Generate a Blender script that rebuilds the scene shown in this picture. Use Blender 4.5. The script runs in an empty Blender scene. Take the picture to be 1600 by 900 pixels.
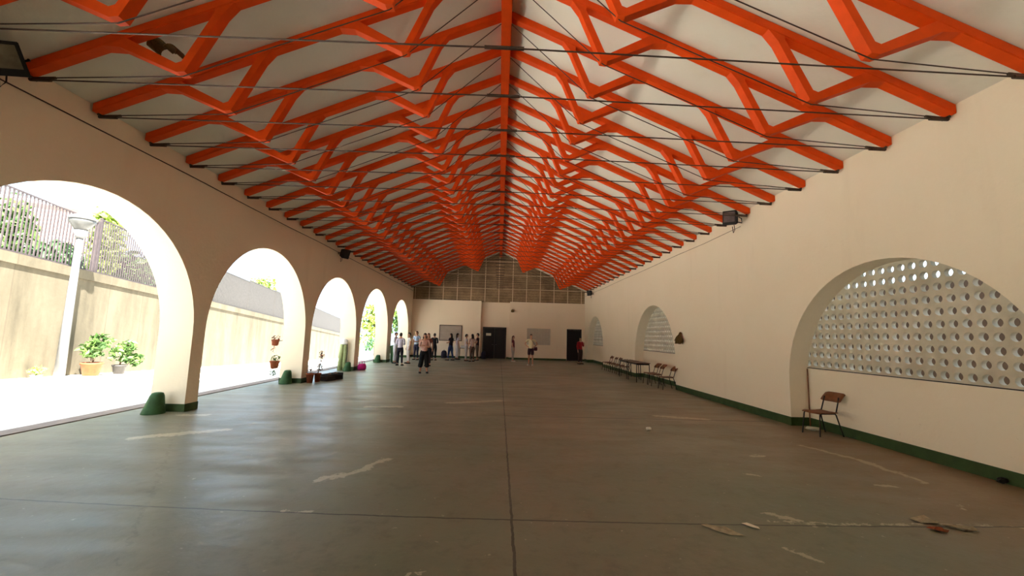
import bpy, bmesh, math, random
from mathutils import Vector, Matrix, Quaternion
random.seed(7)
SC = bpy.context.scene
COL = SC.collection
PI = math.pi
R = math.radians

# ------------------------------------------------------------------ camera
cam_d = bpy.data.cameras.new('camera'); cam = bpy.data.objects.new('camera', cam_d); COL.objects.link(cam)
cam_d.sensor_width = 36; cam_d.lens = 640.02 * 36 / 1600; cam_d.clip_end = 400
rv = Vector((0.99912972, -0.03118415, 0.02770102)); uv = Vector((-0.03107516, -0.11350604, 0.99305121)); fv = Vector((0.02782323, 0.99304780, 0.11437631))
m = Matrix((rv, uv, -fv)).transposed().to_4x4(); m.translation = Vector((0.0417, 0, 1.7)); cam.matrix_world = m
SC.camera = cam

# ------------------------------------------------------------------ world, sun, exposure
w = bpy.data.worlds.new('sky'); SC.world = w; w.use_nodes = True
nt = w.node_tree; bg = nt.nodes['Background']
bg.inputs[0].default_value = (0.56, 0.78, 1.0, 1); bg.inputs[1].default_value = 0.8
sd = bpy.data.lights.new('sun', 'SUN'); sd.energy = 17.0; sd.angle = R(0.6); sd.color = (1.0, 0.97, 0.92)
sun = bpy.data.objects.new('sun', sd); COL.objects.link(sun)
to_sun = Vector((0.42, -0.52, 0.95)).normalized()
sun.rotation_euler = to_sun.to_track_quat('Z', 'Y').to_euler(); sun.location = to_sun * 60
SC.view_settings.view_transform = 'Standard'; SC.view_settings.look = 'None'
SC.view_settings.gamma = 1; SC.view_settings.use_curve_mapping = False
SC.view_settings.exposure = 2.08

# ------------------------------------------------------------------ materials
def s2l(c):
    return tuple(((v / 255) / 12.92 if v / 255 <= 0.04045 else ((v / 255 + 0.055) / 1.055) ** 2.4) for v in c)
class N:
    """tiny node helper"""
    def __init__(s, name, rough=0.8, spec=0.3):
        s.m = bpy.data.materials.new(name); s.m.use_nodes = True; s.t = s.m.node_tree
        s.b = s.t.nodes['Principled BSDF']; s.b.inputs['Roughness'].default_value = rough
        s.b.inputs['Specular IOR Level'].default_value = spec
        s._co = None
    def co(s):
        if s._co is None:
            g = s.t.nodes.new('ShaderNodeNewGeometry'); s._co = g.outputs['Position']
        return s._co
    def lk(s, a, b):
        if hasattr(a, 'node'): s.t.links.new(a, b)
        else: b.default_value = a
    def math(s, op, a, b=0.0, clamp=False):
        n = s.t.nodes.new('ShaderNodeMath'); n.operation = op; n.use_clamp = clamp
        s.lk(a, n.inputs[0]); s.lk(b, n.inputs[1]); return n.outputs[0]
    def vmath(s, op, a, b=(0, 0, 0)):
        n = s.t.nodes.new('ShaderNodeVectorMath'); n.operation = op
        s.lk(a, n.inputs[0]); s.lk(b, n.inputs[1]); return n.outputs[0]
    def noise(s, scale, detail=4, rough=0.55, stretch=None, seed=0):
        n = s.t.nodes.new('ShaderNodeTexNoise'); n.inputs['Scale'].default_value = scale
        n.inputs['Detail'].default_value = detail; n.inputs['Roughness'].default_value = rough
        v = s.co()
        if stretch: v = s.vmath('MULTIPLY', v, stretch)
        if seed: v = s.vmath('ADD', v, (seed * 3.7, seed * 1.3, seed * 2.1))
        s.t.links.new(v, n.inputs['Vector']); return n.outputs['Fac']
    def ramp(s, f, lo, hi):
        n = s.t.nodes.new('ShaderNodeMapRange'); s.lk(f, n.inputs['Value'])
        n.inputs['From Min'].default_value = lo; n.inputs['From Max'].default_value = hi
        return n.outputs[0]
    def mix(s, f, a, b):
        n = s.t.nodes.new('ShaderNodeMix'); n.data_type = 'RGBA'; s.lk(f, n.inputs[0])
        for v, i in ((a, 6), (b, 7)):
            if hasattr(v, 'node'): s.t.links.new(v, n.inputs[i])
            else: n.inputs[i].default_value = (*v[:3], 1)
        return n.outputs[2]
    def xyz(s):
        n = s.t.nodes.new('ShaderNodeSeparateXYZ'); s.t.links.new(s.co(), n.inputs[0]); return n.outputs
    def color(s, c):
        if hasattr(c, 'node'): s.t.links.new(c, s.b.inputs['Base Color'])
        else: s.b.inputs['Base Color'].default_value = (*c[:3], 1)
    def bump(s, h, strength=0.2, dist=0.01):
        n = s.t.nodes.new('ShaderNodeBump'); n.inputs['Strength'].default_value = strength
        n.inputs['Distance'].default_value = dist; s.t.links.new(h, n.inputs['Height'])
        s.t.links.new(n.outputs[0], s.b.inputs['Normal'])

def simple(name, c, rough=0.7, var=0.12, scale=8, metal=0.0, spec=0.3):
    k = N(name, rough, spec); c = s2l(c); d = tuple(v * (1 - var) for v in c)
    f = k.noise(scale, 3); k.color(k.mix(k.ramp(f, .35, .65), c, d)); k.b.inputs['Metallic'].default_value = metal
    return k.m

def plaster(name, c, dirt=(0.55, 0.45, 0.32), amt=0.25):
    k = N(name, 0.85, 0.2); c = s2l(c)
    big = k.ramp(k.noise(0.5, 5, .6), .35, .75); streak = k.ramp(k.noise(1.6, 4, .6, (1, 1, .18), 3), .58, .8)
    z = k.xyz()[2]; low = k.ramp(z, 1.2, 0.1)
    d = tuple(a * b for a, b in zip(c, (0.9, 0.84, 0.74)))
    col = k.mix(k.math('MULTIPLY', big, amt), c, d)
    col = k.mix(k.math('MULTIPLY', streak, amt * .6), col, tuple(v * .7 for v in d))
    spots = k.ramp(k.noise(9, 2, .5, None, 5), .72, .78)
    col = k.mix(k.math('MULTIPLY', k.math('MULTIPLY', spots, low), .35), col, tuple(a * b for a, b in zip(c, dirt)))
    k.color(col); k.bump(k.noise(14, 5, .6), .25, .02); return k.m

M = {}
M['wall'] = plaster('painted plaster', (248, 234, 210))
M['wall2'] = plaster('painted end wall', (244, 226, 202))
M['ceil'] = plaster('ceiling plaster', (242, 236, 222), amt=0.35)
M['green'] = simple('green baseboard paint', (60, 84, 42), .55, .3, 6)
M['orange'] = simple('orange gloss paint', (246, 84, 14), .6, .1, 5, spec=.2)
M['rod'] = simple('dark steel rod', (84, 66, 56), .5, .2, 20, .4)
M['dark'] = simple('black plastic', (30, 27, 27), .5, .2)
M['darkmetal'] = simple('dark grey metal', (46, 40, 38), .45, .2, 10, .5)
M['chrome'] = simple('grey steel', (140, 138, 132), .35, .2, 10, .7)
M['plywood'] = simple('brown plywood', (138, 84, 50), .5, .25, 14)
M['door'] = simple('very dark door paint', (24, 18, 20), .5, .2)
M['white'] = simple('white enamel', (236, 236, 232), .5, .05)
M['paper'] = simple('paper', (236, 228, 208), .9, .1, 30)
M['terracotta'] = simple('terracotta', (138, 70, 40), .85, .2)
M['cone'] = simple('green painted concrete', (58, 94, 54), .7, .35, 9)
M['bin'] = simple('green plastic', (88, 128, 88), .5, .15)
M['pink'] = simple('pink fabric', (216, 40, 140), .8, .25, 20)
M['palegreen'] = simple('pale green vinyl', (176, 186, 130), .6, .3, 12)
M['crate'] = simple('black crate plastic', (44, 38, 38), .6, .3, 15)
M['soil'] = simple('soil', (70, 50, 36), .95, .3, 30)
M['fence'] = simple('dark brown fence paint', (60, 52, 52), .6, .2)
M['fencegrey'] = simple('grey weathered fence', (58, 55, 52), .7, .25)
M['lamppaint'] = simple('pale grey lamp paint', (100, 100, 100), .7, .08)
M['lampbowl'] = simple('frosted lamp bowl', (78, 78, 76), .4, .15, 6)
M['lampglass'] = simple('lamp glass', (214, 210, 196), .15, .1, spec=.5)
M['louver'] = simple('grey window grille', (204, 190, 172), .6, .1)
M['pane'] = simple('dull window pane', (190, 174, 160), .3, .15, 3, spec=.5)
M['brown'] = simple('dry brown stems', (112, 86, 44), .95, .4, 40)
M['table'] = simple('brown laminate', (104, 76, 58), .5, .2)
M['teal'] = simple('teal awning cloth', (24, 104, 108), .8, .1)
M['kerb'] = simple('kerb stone', (150, 136, 128), .9, .25, 5)
M['trench'] = simple('dark drain channel', (70, 62, 64), .9, .3, 5)
M['bark'] = simple('bark', (94, 76, 58), .95, .3, 12)
M['skin'] = simple('skin', (196, 142, 112), .6, .05, spec=.3)
M['eye'] = simple('dark eye', (30, 22, 20), .3, .0)

def leafm(name, c1, c2):
    k = N(name, .6, .3); f = k.noise(3.0, 2)
    k.color(k.mix(k.ramp(f, .35, .65), s2l(c1), s2l(c2)))
    try: k.b.inputs['Subsurface Weight'].default_value = 0.0
    except Exception: pass
    return k.m
M['leaf'] = leafm('leaves', (46, 76, 30), (74, 100, 42))
M['leafy'] = leafm('yellow green leaves', (104, 126, 44), (134, 150, 66))
M['leafd'] = leafm('dark leaves', (42, 78, 40), (66, 100, 52))
M['leafr'] = leafm('reddish dry leaves', (120, 74, 56), (160, 116, 84))

# perforated screen blocks
k = N('screen block', .85, .2); f = k.ramp(k.noise(2.5, 4), .35, .7)
k.color(k.mix(f, s2l((222, 212, 190)), s2l((198, 188, 166)))); k.bump(k.noise(30, 3), .2, .01); M['screen'] = k.m

# concrete retaining wall
k = N('board marked concrete', .9, .2)
x, y, z = k.xyz()
st = k.ramp(k.noise(1.2, 5, .65, (1, 1, .2)), .4, .75); bl = k.ramp(k.noise(.9, 5, .65, None, 2), .42, .62)
col = k.mix(st, s2l((90, 83, 68)), s2l((60, 55, 43))); col = k.mix(k.math('MULTIPLY', bl, .45), col, s2l((76, 69, 55)))
seam = k.math('LESS_THAN', k.math('FRACT', k.math('MULTIPLY', k.math('ADD', y, 0.9), 1 / 1.95)), .022)
col = k.mix(k.math('MULTIPLY', seam, .6), col, s2l((70, 62, 50)))
k.color(col); k.bump(k.noise(6, 5), .3, .03); M['concrete'] = k.m
# yard paving
k = N('yard paving', .9, .2); f = k.ramp(k.noise(.7, 5), .35, .7)
k.color(k.mix(f, s2l((232, 228, 218)), s2l((216, 210, 198)))); M['yard'] = k.m

# gable panels: courses of brown block between pale metre-square strips
k = N('gable block panels', .9, .15)
x, y, z = k.xyz()
def near_line(kk, v, off, half):
    fr = kk.math('FRACT', kk.math('ADD', v, off)); return kk.math('LESS_THAN', kk.math('ABSOLUTE', kk.math('SUBTRACT', fr, .5)), half)
lv = near_line(k, x, .57, .022); lh = near_line(k, z, .5, .022)
zz = k.math('MULTIPLY', z, 5.0); course = k.math('LESS_THAN', k.math('FRACT', zz), .14)
n1 = k.ramp(k.noise(1.3, 4), .35, .7); n2 = k.ramp(k.noise(7, 3, .6, (1, 1, 3), 4), .35, .65)
col = k.mix(n1, s2l((166, 140, 108)), s2l((124, 102, 78))); col = k.mix(k.math('MULTIPLY', n2, .5), col, s2l((98, 82, 64)))
col = k.mix(k.math('MULTIPLY', course, .5), col, s2l((184, 160, 126)))
col = k.mix(k.math('MAXIMUM', lv, lh), col, s2l((226, 202, 168)))
k.color(col); M['gable'] = k.m

# floor
k = N('worn green concrete floor', .5, .35)
x, y, z = k.xyz()
a = k.ramp(k.noise(.35, 6, .6), .35, .7); b = k.ramp(k.noise(1.4, 6, .65, (.5, 1.6, 1), 2), .4, .68)
c3 = k.ramp(k.noise(5, 5, .7, None, 5), .5, .72)
col = k.mix(a, s2l((108, 113, 91)), s2l((130, 122, 102)))
col = k.mix(k.math('MULTIPLY', b, .4), col, s2l((146, 142, 122)))
col = k.mix(k.math('MULTIPLY', c3, .35), col, s2l((78, 76, 58)))
dust = k.math('MULTIPLY', k.ramp(k.math('ADD', x, k.math('MULTIPLY', k.noise(.8, 3), 2)), 4.2, 8.2), k.ramp(y, 16, 6))
col = k.mix(k.math('MULTIPLY', dust, .6), col, s2l((160, 112, 74)))
midglow = k.math('MULTIPLY', k.ramp(k.noise(.6, 5, .6, None, 8), .45, .62), k.ramp(y, 4, 9))  # warm glow of the mid floor, painted into the colour as blotches
col = k.mix(k.math('MULTIPLY', midglow, .45), col, s2l((158, 140, 116)))
xw = k.math('ADD', x, k.math('MULTIPLY', k.math('SUBTRACT', k.noise(3.5, 5, .7, None, 11), .5), .32))
yw = k.math('ADD', y, k.math('MULTIPLY', k.math('SUBTRACT', k.noise(3.5, 5, .7, None, 13), .5), .32))
def seg(x0, y0, x1, y1, wd):
    dx, dy = x1 - x0, y1 - y0; L2 = dx * dx + dy * dy
    t = k.math('ADD', k.math('MULTIPLY', k.math('SUBTRACT', x, x0), dx / L2), k.math('MULTIPLY', k.math('SUBTRACT', y, y0), dy / L2), True)
    ex = k.math('SUBTRACT', xw, k.math('ADD', k.math('MULTIPLY', t, dx), x0)); ey = k.math('SUBTRACT', yw, k.math('ADD', k.math('MULTIPLY', t, dy), y0))
    d = k.math('SQRT', k.math('ADD', k.math('MULTIPLY', ex, ex), k.math('MULTIPLY', ey, ey)))
    return k.math('SUBTRACT', 1.0, k.math('MULTIPLY', d, .6 / wd), True)
mk = None
for s_ in [(-1.95, 4.95, -1.62, 5.3, .07), (-1.62, 5.3, -1.38, 5.8, .06), (-6.0, 8.3, -5.6, 8.36, .1), (5.15, 6.95, 5.45, 6.2, .05), (5.45, 6.2, 5.47, 5.63, .06),
           (5.47, 5.63, 5.45, 5.24, .05), (5.2, 4.75, 5.05, 4.45, .03), (2.8, 4.25, 3.05, 4.0, .045), (3.3, 5.44, 3.42, 5.4, .045), (3.9, 6.3, 4.02, 6.3, .05),
           (4.75, 5.1, 4.9, 5.05, .05), (2.52, 3.55, 2.62, 3.38, .03), (-.55, 3.17, -.45, 3.16, .02), (-1.1, 10.4, 0.1, 10.9, .14), (-2.9, 9.6, -2.2, 9.7, .1),
           (-5.4, 6.6, -4.5, 7.2, .12), (3.6, 9.3, 4.6, 9.0, .08), (-1.9, 4.15, -1.7, 4.12, .03), (2.7, 4.06, 5.6, 4.03, .022)]:
    v = seg(*s_); mk = v if mk is None else k.math('MAXIMUM', mk, v)
br = k.ramp(k.math('ADD', mk, k.math('MULTIPLY', k.noise(13, 5, .75), 1.6)), 1.15, 1.4)
br = k.math('MULTIPLY', br, k.math('GREATER_THAN', mk, .01)); br = k.math('MULTIPLY', br, .6, True)
col = k.mix(br, col, s2l((206, 194, 166)))
spk = k.ramp(k.noise(16, 2, .5, None, 9), .735, .76); col = k.mix(k.math('MULTIPLY', spk, .4), col, s2l((200, 190, 165)))
wob = k.math('MULTIPLY', k.math('SUBTRACT', k.noise(6, 3), .5), .03)
def jline(v, half): return k.math('LESS_THAN', k.math('ABSOLUTE', k.math('ADD', v, wob)), half)
yc = k.math('ADD', k.math('SUBTRACT', y, 4.02), k.math('SUBTRACT', k.math('MULTIPLY', x, .03), k.math('MULTIPLY', k.math('MULTIPLY', x, x), .0062)))
j = k.math('MAXIMUM', jline(yc, .011), jline(k.math('SUBTRACT', x, .21), .012))
far = jline(k.math('SUBTRACT', y, 8.93), .022)
far = k.math('MULTIPLY', far, k.math('GREATER_THAN', x, .2))
j = k.math('MAXIMUM', j, far)
for yy in (13.8, 18.7, 23.6): j = k.math('MAXIMUM', j, k.math('MULTIPLY', jline(k.math('SUBTRACT', y, yy), .03), .5))
diag = k.math('MULTIPLY', seg(-5.5, 7.6, -2.6, 3.2, .02), 1.0); j = k.math('MAXIMUM', j, k.math('MULTIPLY', k.math('GREATER_THAN', diag, .45), .25))
col = k.mix(k.math('MULTIPLY', j, .8), col, s2l((46, 40, 34)))
k.color(col)
rr = k.ramp(b, 0, 1); k.t.links.new(k.math('ADD', k.math('MULTIPLY', rr, .18), .34), k.b.inputs['Roughness'])
k.bump(k.math('SUBTRACT', k.noise(9, 5, .6), k.math('MULTIPLY', j, .8)), .18, .02)
M['floor'] = k.m

# far apartment facade
k = N('apartment facade', .9, .2); k.color(k.mix(k.ramp(k.noise(.5, 3), .4, .6), s2l((150, 124, 116)), s2l((132, 104, 98)))); M['facade'] = k.m
M['facglass'] = simple('apartment glass', (120, 120, 130), .3, .3, 1)

# ------------------------------------------------------------------ mesh helpers
def link(name, me, mat, parent=None, smooth=False):
    o = bpy.data.objects.new(name, me); COL.objects.link(o)
    if mat is not None:
        me.materials.clear(); me.materials.append(M[mat] if isinstance(mat, str) else mat)
    if smooth:
        for p in me.polygons: p.use_smooth = True
    if parent: o.parent = parent
    return o
def obj(name, bm, mat, parent=None, smooth=False, bevel=0):
    bmesh.ops.recalc_face_normals(bm, faces=bm.faces)
    if bevel: bmesh.ops.bevel(bm, geom=[e for e in bm.edges if e.calc_face_angle(0) > .6], offset=bevel, segments=2, affect='EDGES', clamp_overlap=True)
    me = bpy.data.meshes.new(name); bm.to_mesh(me); bm.free()
    return link(name, me, mat, parent, smooth)
def tag(o, label, cat, group=None, kind=None):
    o['label'] = label; o['category'] = cat
    if group: o['group'] = group
    if kind: o['kind'] = kind
    return o
def struct(name, bm, mat, parent=None, label=None, smooth=False):
    o = obj(name, bm, mat, parent, smooth)
    if not parent: o['kind'] = 'structure'
    if label: o['label'] = label
    return o
def empty(name, label, cat, loc=(0, 0, 0), rz=0, group=None, scale=1):
    o = bpy.data.objects.new(name, None); COL.objects.link(o); o.location = loc; o.rotation_euler = (0, 0, rz); o.scale = (scale,) * 3
    o.empty_display_size = .1
    o['label'] = label; o['category'] = cat
    if group: o['group'] = group
    return o
def box(bm, lo, hi, mat=None):
    vs = [bm.verts.new((x, y, z)) for x in (lo[0], hi[0]) for y in (lo[1], hi[1]) for z in (lo[2], hi[2])]
    if mat is not None:
        for v in vs: v.co = mat @ v.co
    for f in ((0, 1, 3, 2), (4, 6, 7, 5), (0, 4, 5, 1), (2, 3, 7, 6), (0, 2, 6, 4), (1, 5, 7, 3)): bm.faces.new([vs[i] for i in f])
    return vs
def B(lo, hi, mat=None): bm = bmesh.new(); box(bm, lo, hi, mat); return bm
def tube(bm, pts, r, seg=8, cap=True):
    pts = [Vector(p) for p in pts]; rs = r if isinstance(r, (list, tuple)) else [r] * len(pts)
    rings = []
    d0 = (pts[1] - pts[0]).normalized(); up = Vector((0, 0, 1)) if abs(d0.z) < .9 else Vector((1, 0, 0)); n = d0.cross(up).normalized()
    for i, p in enumerate(pts):
        d = (pts[min(i + 1, len(pts) - 1)] - pts[max(i - 1, 0)]).normalized()
        n = (n - d * n.dot(d)).normalized(); b = d.cross(n)
        rings.append([bm.verts.new(p + (n * math.cos(2 * PI * j / seg) + b * math.sin(2 * PI * j / seg)) * rs[i]) for j in range(seg)])
    for a, c in zip(rings, rings[1:]):
        for j in range(seg): bm.faces.new((a[j], a[(j + 1) % seg], c[(j + 1) % seg], c[j]))
    if cap: bm.faces.new(rings[0][::-1]); bm.faces.new(rings[-1])
def T(pts, r, seg=8): bm = bmesh.new(); tube(bm, pts, r, seg); return bm
def lathe(bm, prof, seg=20, c=(0, 0, 0), sx=1, sy=1):
    rings = []
    for r, z in prof:
        rings.append([bm.verts.new((c[0] + r * sx * math.cos(2 * PI * j / seg), c[1] + r * sy * math.sin(2 * PI * j / seg), c[2] + z)) for j in range(seg)])
    for a, b in zip(rings, rings[1:]):
        for j in range(seg): bm.faces.new((a[j], a[(j + 1) % seg], b[(j + 1) % seg], b[j]))
    bm.faces.new(rings[0][::-1]); bm.faces.new(rings[-1])
def LA(prof, seg=20, **kw): bm = bmesh.new(); lathe(bm, prof, seg, **kw); return bm
def extrude_yz(bm, prof, x0, x1):
    """closed (y,z) outline extruded along x"""
    a = [bm.verts.new((x0, p[0], p[1])) for p in prof]; b = [bm.verts.new((x1, p[0], p[1])) for p in prof]
    fa = bm.faces.new(a); fb = bm.faces.new(b[::-1]); n = len(prof)
    for i in range(n): bm.faces.new((a[i], b[i], b[(i + 1) % n], a[(i + 1) % n]))
    bmesh.ops.triangulate(bm, faces=[fa, fb], ngon_method='EAR_CLIP')
def extrude_xz(bm, prof, y0, y1):
    a = [bm.verts.new((p[0], y0, p[1])) for p in prof]; b = [bm.verts.new((p[0], y1, p[1])) for p in prof]
    fa = bm.faces.new(a); fb = bm.faces.new(b[::-1]); n = len(prof)
    for i in range(n): bm.faces.new((a[i], b[i], b[(i + 1) % n], a[(i + 1) % n]))
    bmesh.ops.triangulate(bm, faces=[fa, fb], ngon_method='EAR_CLIP')
def dup(o, parent=None, **kw):
    c = o.copy(); COL.objects.link(c)
    if parent: c.parent = parent
    for ch in list(o.children): dup(ch, c)
    for a, v in kw.items():
        if a in ('location', 'scale', 'rotation_euler'): setattr(c, a, v)
        else: c[a] = v
    return c

# ------------------------------------------------------------------ dimensions (metres)
W = 6.2; HE = 4.99; SL = 0.433; YB = -6.0; YF = 29.37
def ceil_z(x): return HE + SL * (W - abs(x))
LA_ = [(-3.2, 2.2), (1.6, 2.2), (6.4, 2.2), (11.2, 2.25), (16.02, 2.14), (20.98, 2.26), (26.25, 2.15)]
LSP = 1.58
RA_ = [(-3.55, 2.15), (6.42, 2.17), (16.33, 2.13), (26.25, 2.13)]
RSP = 0.92

# ------------------------------------------------------------------ structure
struct('floor', B((-7.25, YB, -.25), (6.9, 30.3, 0)), 'floor')
def arcade(bm, arcs, sp, y0, y1, top, x0, x1):
    """wall pierced by round-headed openings, built as a closed shell of vertical strips"""
    cols = [(y0, 0.0, 'w')]
    for c, r in arcs:
        cols += [(c - r, 0.0, 'w'), (c - r, sp, 'a')]
        for i in range(1, 32):
            t = PI - PI * i / 32; cols.append((c + r * math.cos(t), sp + r * math.sin(t), 'a'))
        cols += [(c + r, sp, 'a'), (c + r, 0.0, 'w')]
    cols.append((y1, 0.0, 'w'))
    up = {}; lo = []
    for y, z, _ in cols:
        ky = round(y, 5)
        if ky not in up: up[ky] = [bm.verts.new((x, y, top)) for x in (x0, x1)]
        lo.append([bm.verts.new((x, y, z)) for x in (x0, x1)])
    for i in range(len(cols) - 1):
        ua, ub = up[round(cols[i][0], 5)], up[round(cols[i + 1][0], 5)]
        bm.faces.new((lo[i][0], lo[i][1], lo[i + 1][1], lo[i + 1][0]))       # sole, jamb or soffit
        if ua is not ub:
            for k_ in (0, 1):
                bm.faces.new((lo[i][k_], lo[i + 1][k_], ub[k_], ua[k_]))
            bm.faces.new((ua[0], ub[0], ub[1], ua[1]))
    for i in (0, len(cols) - 1):
        u = up[round(cols[i][0], 5)]; bm.faces.new((lo[i][0], lo[i][1], u[1], u[0]))
bm = bmesh.new(); arcade(bm, LA_, LSP, YB, YF + .4, HE + .02, -W - .68, -W); struct('wall_left', bm, 'wall')
bm = bmesh.new(); arcade(bm, RA_, RSP, YB, YF + .4, HE + .02, W - .03, W + .37); struct('wall_right', bm, 'wall')
# ceiling: two slopes, solid slab
bm = bmesh.new()
xl, xr = W + 1.7, W + 2.2      # unseen eaves, deepened to shade the right screens and left arch jambs
extrude_xz(bm, [(-xl, ceil_z(xl)), (0, ceil_z(0)), (xr, ceil_z(xr)), (xr, ceil_z(xr) + .25), (0, ceil_z(0) + .25), (-xl, ceil_z(xl) + .25)], YB - .3, YF + .6)
struct('ceiling', bm, 'ceil')
# end wall: two projecting blocks, a recess, gable above
bm = bmesh.new()
box(bm, (-W, YF, 0), (-1.3, YF + .4, 4.08)); struct('wall_back', bm, 'wall2')
bm = bmesh.new(); box(bm, (.76, YF, 0), (W, YF + .4, 4.08)); struct('wall_back', bm, 'wall2')
bm = bmesh.new(); box(bm, (-1.3, YF + .32, 0), (.76, YF + .7, 4.02)); struct('wall_back', bm, 'wall2')
bm = bmesh.new(); extrude_xz(bm, [(-W, 4.02), (W, 4.02), (W, ceil_z(W) + .05), (0, ceil_z(0) + .1), (-W, ceil_z(W) + .05)], YF + .12, YF + .42)
struct('wall_gable', bm, 'gable')
bm = bmesh.new(); extrude_xz(bm, [(-W - .6, 0), (W + .4, 0), (W + .4, HE), (0, ceil_z(0) + .1), (-W - .6, HE)], YB - .3, YB)
struct('wall_front', bm, 'wall')

# green painted skirting
bm = bmesh.new(); BH = .15
edges = [YB] + [v for c, r in LA_ for v in (c - r, c + r)] + [YF]
for i in range(0, len(edges), 2):
    a, b = edges[i], edges[i + 1]
    box(bm, (-W - .69, a - .012, 0), (-W + .012, b + .012 if i < len(edges) - 2 else b, BH))
struct('baseboard_left', bm, 'green')
bm = bmesh.new()
edges = [YB] + [v for c, r in RA_ for v in (c - r, c + r)] + [YF]
for i in range(0, len(edges), 2):
    box(bm, (W - .042, edges[i] - .012, 0), (W + .36, edges[i + 1] + (.012 if i < len(edges) - 2 else 0), BH + .02))
for c, r in RA_: box(bm, (W + .345, c - r, 0), (W + .40, c + r, BH + .02))
struct('baseboard_right', bm, 'green')
bm = bmesh.new()
for a, b in ((-W, -1.29), (.75, 4.86), (5.94, W)): box(bm, (a, YF - .012, 0), (b, YF, .13))
box(bm, (-1.3, YF + .308, 0), (-1.14, YF + .32, .13)); box(bm, (.58, YF + .308, 0), (.76, YF + .32, .13))
struct('baseboard_back', bm, 'green')

# perforated arch screens on parapets (right wall)
def screen_bm(cy):
    bm = bmesh.new(); px = .176; pz = .1868; r0 = .062; x0, x1 = W + .37, W + .445; seg = 16
    nz = 12; z0 = 1.20; ny = 27
    for iy in range(ny):
        for iz in range(nz):
            cyy = cy + (iy - (ny - 1) / 2) * px; cz = z0 + pz * (iz + .5)
            if (cyy - cy) ** 2 + max(0, cz - RSP) ** 2 > (2.17 + .2) ** 2: continue
            fr = []
            for x in (x0, x1):
                cor = [bm.verts.new((x, cyy + sy * px / 2, cz + sz * pz / 2)) for sy, sz in ((1, 1), (-1, 1), (-1, -1), (1, -1))]
                cir = [bm.verts.new((x, cyy + r0 * math.cos(2 * PI * (j + .5) / seg), cz + r0 * math.sin(2 * PI * (j + .5) / seg))) for j in range(seg)]
                q = seg // 4
                for c in range(4):
                    for j in range(q - 1):
                        bm.faces.new((cor[c], cir[c * q + j], cir[c * q + j + 1]))
                    bm.faces.new((cor[c], cir[c * q + q - 1], cir[(c * q + q) % seg], cor[(c + 1) % 4]))
                fr.append(cir)
            for j in range(seg): bm.faces.new((fr[0][j], fr[1][j], fr[1][(j + 1) % seg], fr[0][(j + 1) % seg]))
    bmesh.ops.remove_doubles(bm, verts=bm.verts, dist=.0005)
    return bm
for i, (c, r) in enumerate(RA_[1:]):
    wn = obj('window_%d' % (i + 1), screen_bm(c), 'screen'); wn['kind'] = 'structure'
    bm = B((W + .36, c - r - .02, 0), (W + .6, c + r + .02, 1.19)); struct('wall_right', bm, 'wall')
    bm = B((W + .35, c - r + .005, 1.185), (W + .375, c + r - .005, 1.2)); struct('trim_%d' % (i + 1), bm, 'darkmetal')
c, r = RA_[0]; struct('wall_right', B((W + .36, c - r, 0), (W + .6, c + r, 3.3)), 'wall')

# doors and windows of the end wall
def door(n, x0, x1, z1, y, leaves, label):
    d = empty('door_%d' % n, label, 'door', ((x0 + x1) / 2, y, 0)); d['kind'] = 'structure'; del d['category']
    hw = (x1 - x0) / 2; fr = bmesh.new()
    box(fr, (-hw, -.03, 0), (-hw + .06, .03, z1)); box(fr, (hw - .06, -.03, 0), (hw, .03, z1)); box(fr, (-hw + .06, -.03, z1 - .06), (hw - .06, .03, z1))
    obj('door_frame', fr, 'door', d)
    lw = (2 * hw - .12) / leaves
    for i in range(leaves):
        a = -hw + .06 + i * lw
        bm = B((a + .004, -.012, .01), (a + lw - .004, .02, z1 - .065))
        for zz in (.25, 1.25): box(bm, (a + .1, -.022, zz), (a + lw - .1, -.01, zz + .75))
        lf = obj('door_leaf', bm, 'door', d)
        hx = a + lw - .08 if i == 0 else a + .08
        obj('door_handle', T([(hx, -.02, 1.0), (hx, -.07, 1.0), (hx + (-.1 if i == 0 else .1), -.07, 1.0)], .012), 'chrome', lf)
    return d
d1 = door(1, -1.13, .55, 2.24, YF + .3, 2, 'dark double door in the recess of the end wall, with a small white notice')
d2 = door(2, 4.88, 5.93, 2.24, YF - .02, 1, 'dark single door near the right corner of the end wall')
bm = B((-.90, YF + .262, 1.62), (-.54, YF + .268, 1.80)); o = obj('notice_sheet', bm, 'paper'); tag(o, 'small white notice taped to the left leaf of the dark double door', 'notice')
def grille(n, x0, x1, z0, z1, label, bars):
    g = empty('window_%d' % n, label, 'window', ((x0 + x1) / 2, YF - .01, z0)); g['kind'] = 'structure'; del g['category']
    hw = (x1 - x0) / 2; h = z1 - z0
    obj('pane', B((-hw + .03, -.006, .03), (hw - .03, .0, h - .03)), 'pane', g)
    fr = bmesh.new(); box(fr, (-hw, -.04, 0), (-hw + .04, 0, h)); box(fr, (hw - .04, -.04, 0), (hw, 0, h)); box(fr, (-hw + .04, -.04, 0), (hw - .04, 0, .04)); box(fr, (-hw + .04, -.04, h - .04), (hw - .04, 0, h))
    obj('window_frame', fr, 'darkmetal' if bars else 'louver', g)
    bm = bmesh.new()
    if bars:
        for i in range(16):
            xx = -hw + .04 + (2 * hw - .08) * (i + .5) / 16; tube(bm, [(xx, -.03, .02), (xx, -.03, h - .02)], .011, 6)
        for zz in (.2, .55, .9): box(bm, (-hw + .02, -.035, zz), (hw - .02, -.025, zz + .025))
    else:
        for i in range(11):
            zz = .06 + i * (h - .1) / 11; box(bm, (-hw + .04, -.035, zz), (hw - .04, -.012, zz + .06))
        for i in range(1, 8):
            xx = -hw + 2 * hw * i / 8; box(bm, (xx - .01, -.04, .03), (xx + .01, -.034, h - .03))
    obj('grille', bm, 'louver', g)
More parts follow.
